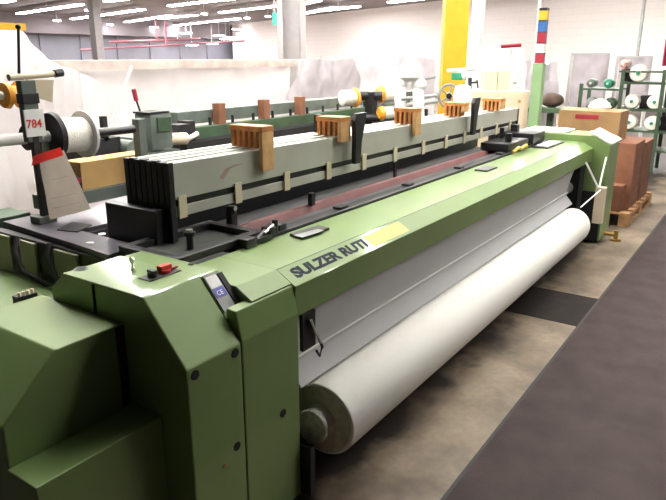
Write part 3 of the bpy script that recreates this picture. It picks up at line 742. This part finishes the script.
MB().cyl((pp.x, pp.y, 4.25), (pp.x, pp.y, 4.299), .04).build('ceiling_flange', LGREY, tp)

# papers etc. on the far end of the loom
pz = 1.011
def flat(u0, v0, u1, v1, u2, v2, u3, v3, z, h, name, m, label, cat):
    o = MB().prism([tuple(zz(u, v, z)[:2]) for u, v in ((u0, v0), (u1, v1), (u2, v2), (u3, v3))], 'z', z, z+h, .001).build(name, m)
    return tag(o, label, cat)
tag(MB().box(6.24, 6.60, 1.62, 2.02, 1.0105, 1.03, .004).build('paper_stack', PAPERW), 'white stack of papers on the far end cabinet of the loom', 'papers')
MB_c = thing('clipboard', (5.9, 1.5, .951), 'dark clipboard with white sheet on the far end of the green beam', 'clipboard')
MB().box(5.55, 6.05, 1.57, 1.71, .951, .963, .003).build('board', BK, MB_c)
MB().box(5.62, 5.98, 1.59, 1.69, .9635, .967).build('page', PAPERW, MB_c)
plc = sheet('clear_cover', ((6.21, 1.19, .95), (6.64, 1.19, .95), (6.64, 1.40, 1.045), (6.21, 1.40, 1.045)), 16, 10, .012, COVER, 2, 9, .003)
tag(plc, 'crumpled clear plastic cover lying over the slope of the far end cabinet', 'plastic cover')

# =============================================== RIGHT SIDE: BOXES, PALLET, RACK
pal = thing('wooden_pallet', (7.7, 1.35, 0), 'wooden pallet carrying red-brown boxes beyond the far end of the loom', 'pallet')
px0, px1, py0, py1 = 7.05, 8.45, 1.10, 2.15
for k in range(6):
    y = py0+(py1-py0-.1)*k/5; 
for k in range(7):
    x = px0+(px1-px0-.12)*k/6; MB().box(x, x+.12, py0, py1, .125, .145, .002).build('deck_board', PALW, pal)
for y in (py0, (py0+py1)/2-.05, py1-.1):
    MB().box(px0, px1, y, y+.1, .10, .1245).build('stringer', PALW, pal)
    for x in (px0, (px0+px1)/2-.07, px1-.14): MB().box(x, x+.14, y, y+.1, .022, .0995).build('block', PALW, pal)
    MB().box(px0, px1, y, y+.1, 0, .0215).build('bottom_board', PALW, pal)
def carton(x0, x1, y0, y1, z0, z1, m, label, grp='red-brown boxes on the pallet', tape=True):
    o = thing('carton', ((x0+x1)/2, (y0+y1)/2, z0), label, 'box', grp)
    bd = MB().box(x0, x1, y0, y1, z0, z1, .004).build('body', m, o)
    if tape: MB().box(x0-.0015, x0-.0003, (y0+y1)/2-.03, (y0+y1)/2+.03, z0, z1-.005).build('tape', CARD, bd)
    return o
carton(7.25, 7.75, 1.15, 2.12, .146, .84, CARDR, 'tall red-brown box on the pallet, nearest the loom')
carton(7.76, 8.3, 1.14, 2.10, .146, .80, CARDR, 'red-brown box on the pallet behind the tall one')
carton(7.07, 7.245, 1.20, 1.55, .146, .42, CARDR, 'small low box at the front corner of the pallet')
yA, yB = xx(559, 113, 7.27).y, xx(621, 113, 7.27).y; wv = yA-yB
bigz = xx(590, 111, 7.27).z
MBX = Matrix.Translation((7.27, yA, 0)) @ Matrix.Rotation(-PI/2, 4, 'Z')
bb = thing('printed_carton', (7.5, (yA+yB)/2, .841), 'large brown cardboard box with red print, on top of the tall red-brown box', 'box')
MB().box(0, wv, 0, .45, .841, bigz, .004).build('body', CARD, bb, mw=MBX)
MB().box(wv*.28, wv*.66, -.0025, -.0005, bigz-.085, bigz-.04).build('red_print', DRED, bb, mw=MBX)
# conical white thing on the box
cn = tag(MB().lathe(MBX @ Vector((.35, .3, bigz+.001)), (0, 0, 1), [(0, .11), (.03, .12), (.09, .07), (.11, .03)], 24).build('yarn_cone', YARN, smooth=True), 'white yarn cone lying on top of the printed cardboard box', 'yarn cone')

# rack
rk = thing('spool_rack', (11, 1.7, 0), 'dark green metal shelf rack loaded with yarn cones at the right', 'rack')
X = 10.8
ya, yb_, ye = xx(620, 100, X).y, xx(661, 100, X).y, xx(700, 100, X).y
yl = xx(580, 100, X).y
zsh = [xx(640, v, X).z for v in (83, 110, 131, 150)]
for (y, top) in ((ya, 1.52), (yb_, 1.52), (ye, 1.52), (yl, 1.30)):
    for x in (X, X+.55): MB().box(x-.025, x+.025, y-.025, y+.025, 0, top).build('post', GD, rk)
for i, z in enumerate(zsh): MB().box(X-.02, X+.57, ye, ya, z-.02, z+.01).build('shelf', GD, rk)
zs2 = [xx(600, v, X).z for v in (89, 110, 128)]
for z in zs2: MB().box(X-.02, X+.57, ya+.03, yl, z-.02, z+.005).build('shelf', GD, rk)
nm = {0: 'top', 1: 'second', 2: 'third', 3: 'bottom'}
def cone(u, vsh, row, label, m=YARN, r=.13):
    pass
proto = None
def put_cone(y, z, label, m, grp, s=1.0):
    global proto
    o = thing('yarn_cone', (X+.02, y, z+.012), label, 'yarn cone', grp)
    MB().lathe((X+.02, y, z+.012+.13*s), (1, 0, 0), [(-.04, .04*s), (-.03, .11*s), (0, .13*s), (.10, .125*s), (.25, .10*s), (.30, .06*s)], 24).build('yarn', m, o, smooth=True)
    MB().cyl((X-.05, y, z+.012+.13*s), (X-.021, y, z+.012+.13*s), .028*s, seg=12).build('cone_tip', EMER if m is YARN else WHITE, o)
wordr = ['top shelf', 'middle shelf', 'lower shelf']
for r_, (us, z) in enumerate((((635, 671), zsh[0]), ((632, 655, 678), zsh[1]), ((632, 655, 678), zsh[2]))):
    for k, u in enumerate(us):
        put_cone(xx(u, 100, X).y, z, 'white yarn cone on the %s of the rack, %s' % (wordr[r_], ['nearest the left post', 'next to the right post', 'at the far right end'][k if len(us) == 3 else k*2]), YARN, 'white yarn cones on the rack', 1.0 if r_ == 0 else .85)
for k, u in enumerate((589, 606)):
    put_cone(xx(u, 100, X).y, zs2[0], ['dark cone on the lower left rack shelf, left of the emerald one', 'emerald green cone on the lower left rack shelf'][k], [GGREY, EMER][k], 'coloured cones on the rack', .55)
for k, u in enumerate((592, 610)):
    put_cone(xx(u, 100, X).y, zs2[1], ['dark yarn cone under the top left shelf of the rack, left one', 'dark yarn cone under the top left shelf of the rack, right one'][k], [MGREY, GD][k], 'coloured cones on the rack', .7)
for k, u in enumerate((624, 645, 662)):
    MB().box(X+.2, X+.5, xx(u, 100, X).y-.10, xx(u, 100, X).y+.10, zsh[k % 3]+.011, zsh[k % 3]+.2).build('dark_bin', BKM, rk)
b_ = xx(624, 78, 11.2)
rb = tag(MB().ball((b_.x, b_.y, 1.60), .09, 1.3, 1, .8).cyl((b_.x, b_.y, 1.503), (b_.x, b_.y, 1.56), .05).build('red_white_bundle', mat('red_white_mottle', (.55, .06, .05), .6, col2=(.8, .75, .7), scale=18), smooth=True), 'small red and white bundle on top of the rack', 'bundle')
MB().box(X-.02, X+.57, ye, ya+.06, 1.475, 1.50).build('top_shelf', GD, rk)

# brown sacks beyond the tower
for k, (u, v, lb) in enumerate(((552, 100, 'dark brown sack just right of the signal tower'),)):
    c = dd(u, v, 9)
    o = MB().ball((c.x, c.y, c.z), .11, 1.2, 1.5, .9)
    tag(o.build('brown_sack', mat('sack_brown', (.09, .055, .04), .8, var=.3, bump=.4, bscale=8), smooth=True), lb, 'sack')
ct = thing('low_stand', (8.6, 3, 0), 'low dark stand under the brown sacks', 'stand')
c = dd(552, 100, 9)
ct.location = (c.x, c.y, 0); world_loc[ct.name] = Vector((c.x, c.y, 0))
MB().box(c.x-.25, c.x+.25, c.y-.25, c.y+.25, c.z-.16, c.z-.10).box(c.x-.04, c.x+.04, c.y-.04, c.y+.04, 0, c.z-.16).build('stand_frame', GD, ct)

# =============================================== COLUMNS
yc = Vector((8.9*math.cos(math.radians(24.1)), 8.9*math.sin(math.radians(24.1)), 0))
col = MB().box(-.15, .15, -.15, .15, 0, 4.3, .01).build('yellow_column', YELC)
col.matrix_world = Matrix.Translation(yc) @ Matrix.Rotation(math.radians(24.1+9), 4, 'Z')
tag(col, 'square yellow-painted column rising behind the harness', 'column')
gd = 13.5; ga = math.radians(37.8)
gc = Vector((gd*math.cos(ga), gd*math.sin(ga), 0))
hm = MB().box(-.25, .25, -.28, -.17, 0, 4.3).box(-.25, .25, .17, .28, 0, 4.3).box(-.03, .03, -.17, .17, 0, 4.3)
g_ = hm.build('grey_column', COLG); g_.matrix_world = Matrix.Translation(gc) @ Matrix.Rotation(ga, 4, 'Z')
tag(g_, 'grey steel column rising above the white plastic curtain', 'column')
c2 = dd(478, 20, 16); g2 = MB().box(-.12, .12, -.12, .12, 0, 4.3).build('grey_column', COLG); g2.location = (c2.x, c2.y, 0)
tag(g2, 'slim pale column just right of the yellow column, far back', 'column')
c3 = dd(642, 20, 20)
o = MB().cyl((0, 0, 0), (0, 0, 4.29), .05).build('wall_pipe', MGREY); o.location = (c3.x, c3.y, 0)
tag(o, 'dark vertical pipe at the brick wall, right of the plastic-wrapped frames', 'pipe')
c4 = dd(98, 50, 30); g4 = MB().box(-.2, .2, -.2, .2, 0, 4.3).build('grey_column', COLG); g4.location = (c4.x, c4.y, 0)
tag(g4, 'distant pale column above the left end of the plastic curtain', 'column')
# signs
def signboard(u0, v0, u1, v1, d, m, name, label):
    a, b = dd(u0, v1, d), dd(u1, v1, d); t = dd(u0, v0, d)
    ang = math.atan2(b.y-a.y, b.x-a.x)
    M = Matrix.Translation((a.x, a.y, 0)) @ Matrix.Rotation(ang, 4, 'Z')
    o = thing(name, (a.x, a.y, a.z), label, 'sign')
    MB().box(0, (b-a).length, 0, .03, a.z, t.z).build('board', m, o, mw=M)
    MB().box((b-a).length/2-.02, (b-a).length/2+.02, .01, .03, t.z, 4.3 if u0 < 400 else t.z+.02).build('hanger', MGREY, o, mw=M)
    return o, M, a, t
signboard(662.5, 39, 690, 66, 11.6, mat('crimson_sign', (.38, .02, .07), .5), 'red_sign', 'crimson sign board at the right picture edge above the rack')
es = signboard(272.5, 13, 277, 25, 13.0, TEALM, 'exit_sign', 'small teal emergency sign beside the grey column')
# red wall-mounted item above the beige cabinet
c = dd(511, 47, 11); a, b = dd(501, 46.5, 11), dd(521, 45, 11)
o = thing('red_crossbar', (c.x, c.y, 0), None, None)
MB().cyl(a, b, .03).build('bar', DRED, o)
MB().box(c.x-.015, c.x+.015, c.y-.015, c.y+.015, 0, c.z-.03).build('post', LGREY, o)
tag(o, 'short dark red bar on a post behind the beige cabinet', 'bar')

# crane beams at the back
for (u0, v0, u1, v1, r, lb) in ((80, 50, 245, 41, .06, 'long faded red beam far back under the ceiling, lower one'), (110, 42, 200, 39, .08, 'shorter faded red beam far back under the ceiling, upper one')):
    a, b = dd(u0, v0, 40), dd(u1, v1, 44)
    o = MB().cyl(a, b, r, seg=4)
    cx_ = (a+b)/2; o.box(cx_.x-.05, cx_.x+.05, cx_.y-.05, cx_.y+.05, cx_.z, 4.3)
    tag(o.build('red_beam', mat('dull_red_beam', (.24, .09, .11), .7)), lb, 'beam')

# =============================================== CEILING LIGHTS
lampc = [0]
def fixture(p, q, label, group='tube lights on the ceiling', w=.16, glow=None):
    p, q = Vector(p), Vector(q); z = p.z; c = (p+q)/2; d = (q-p); ln = d.length; an = math.atan2(d.y, d.x)
    M = Matrix.Translation((c.x, c.y, 0)) @ Matrix.Rotation(an, 4, 'Z')
    o = thing('ceiling_light', (c.x, c.y, z), label, 'light', group)
    MB().box(-ln/2, ln/2, -w/2-.02, w/2+.02, z+.04, z+.10).build('housing', LGREY, o, mw=M)
    MB().box(-ln/2+.02, ln/2-.02, -w/2, w/2, z, z+.039).build('tube', glow or GLOWF, o, mw=M)
    MB().box(-.02, .02, -.02, .02, z+.10, 4.3).build('hanger', LGREY, o, mw=M)
strips = [(19, 14, 81, 5), (72, 19.5, 143, 10), (22, 25, 52, 21), (50, 31, 100, 25), (96, 33, 147, 27), (126, 22.5, 170, 16), (170, 6.4, 234, -1),
          (221, 13, 278, 6.4), (173, 26, 239, 19), (160, 19, 196, 15.5), (304, 4, 318, 1), (304, 14, 335, 8), (320, 11.5, 358, 7), (390, 3, 440, -3), (0, 3, 12, 1), (107, 2, 128, -1)]
names = ['long ceiling strip light at the upper left corner, nearest the left edge', 'long ceiling strip light, second from the left in the front row', 'short strip light low at the far left above the plastic cover',
         'thick strip light above the left end of the plastic curtain', 'thick strip light to the right of the lowest left one', 'strip light between the two long front rows, left of centre',
         'long strip light at the top edge, left of the grey column', 'strip light ending at the left face of the grey column', 'strip light below the one touching the grey column', 'short strip left of the long lower strip',
         'short strip light right of the grey column at the top edge', 'strip light right of the grey column, lower', 'strip light at the top of the brick wall, left of centre', 'strip light at the top edge left of the yellow column',
         'tiny strip light in the top left corner', 'short strip light at the top edge, second from the left']
for (u, v, u2, v2), nme in zip(strips, names):
    fixture(zz(u, v, 4.0), zz(u2, v2, 4.0), nme, w=.34)
sq = [(57, 21), (89, 11.5), (110, 25), (41, 39), (68, 37), (95, 41), (119, 39.5), (152, 27.5), (161, 35.5), (156, 47), (204, 14.5), (247, 18.5), (268, 17), (186, 33.5), (219, 36), (226, 39.5), (238, 29.5), (242, 34), (192, 45.5), (212, 44), (173, 39), (230, 38)]
for k, (u, v) in enumerate(sq):
    dist = min(62, 2.2/max(.02, (57-v)/668.)) if v < 30 else 50+random.random()*8
    c = dd(u, v, dist/1.05); z = min(c.z, 4.15)
    wid = dist*(11 if v > 26 else 5)/668.
    d = rt*wid/2
    fixture((c.x-d.x, c.y-d.y, z), (c.x+d.x, c.y+d.y, z), 'small distant square ceiling light seen end-on above the plastic curtain', 'distant ceiling lights', w=.5)
# near rows over the machines
near = []
for i in range(6):
    for j in range(5):
        if (i == 0 and j == 0) or (i == 5 and j == 0): continue
        c = Vector((2.4+3.0*i, -1.75, 0)) + AD*(2.9*j + (0 if i % 2 else 1.1))
        if 7.5 < c.x < 13.5 and c.y < 2.6: continue
        near.append(c)
near += [Vector((2.3, 4.0, 0)), Vector((3.3, 6.9, 0))]
for c in near:
    fixture((c - AD*1.25) + Vector((0, 0, 3.85)), (c + AD*1.25) + Vector((0, 0, 3.85)), 'ceiling tube light hung over the machines, above the picture frame', 'tube lights over the machines', w=.14, glow=GLOW)

# =============================================== WORLD AND COLOUR
wd = bpy.data.worlds.new('hall_ambient_fill'); S.world = wd; wd.use_nodes = True  # weak even fill light added through the open sides, not daylight
bgn = wd.node_tree.nodes['Background']; bgn.inputs[0].default_value = (1, .97, .95, 1); bgn.inputs[1].default_value = .03
S.view_settings.view_transform = 'Standard'; S.view_settings.look = 'None'
S.view_settings.exposure = .27; S.view_settings.gamma = 1; S.view_settings.use_curve_mapping = False
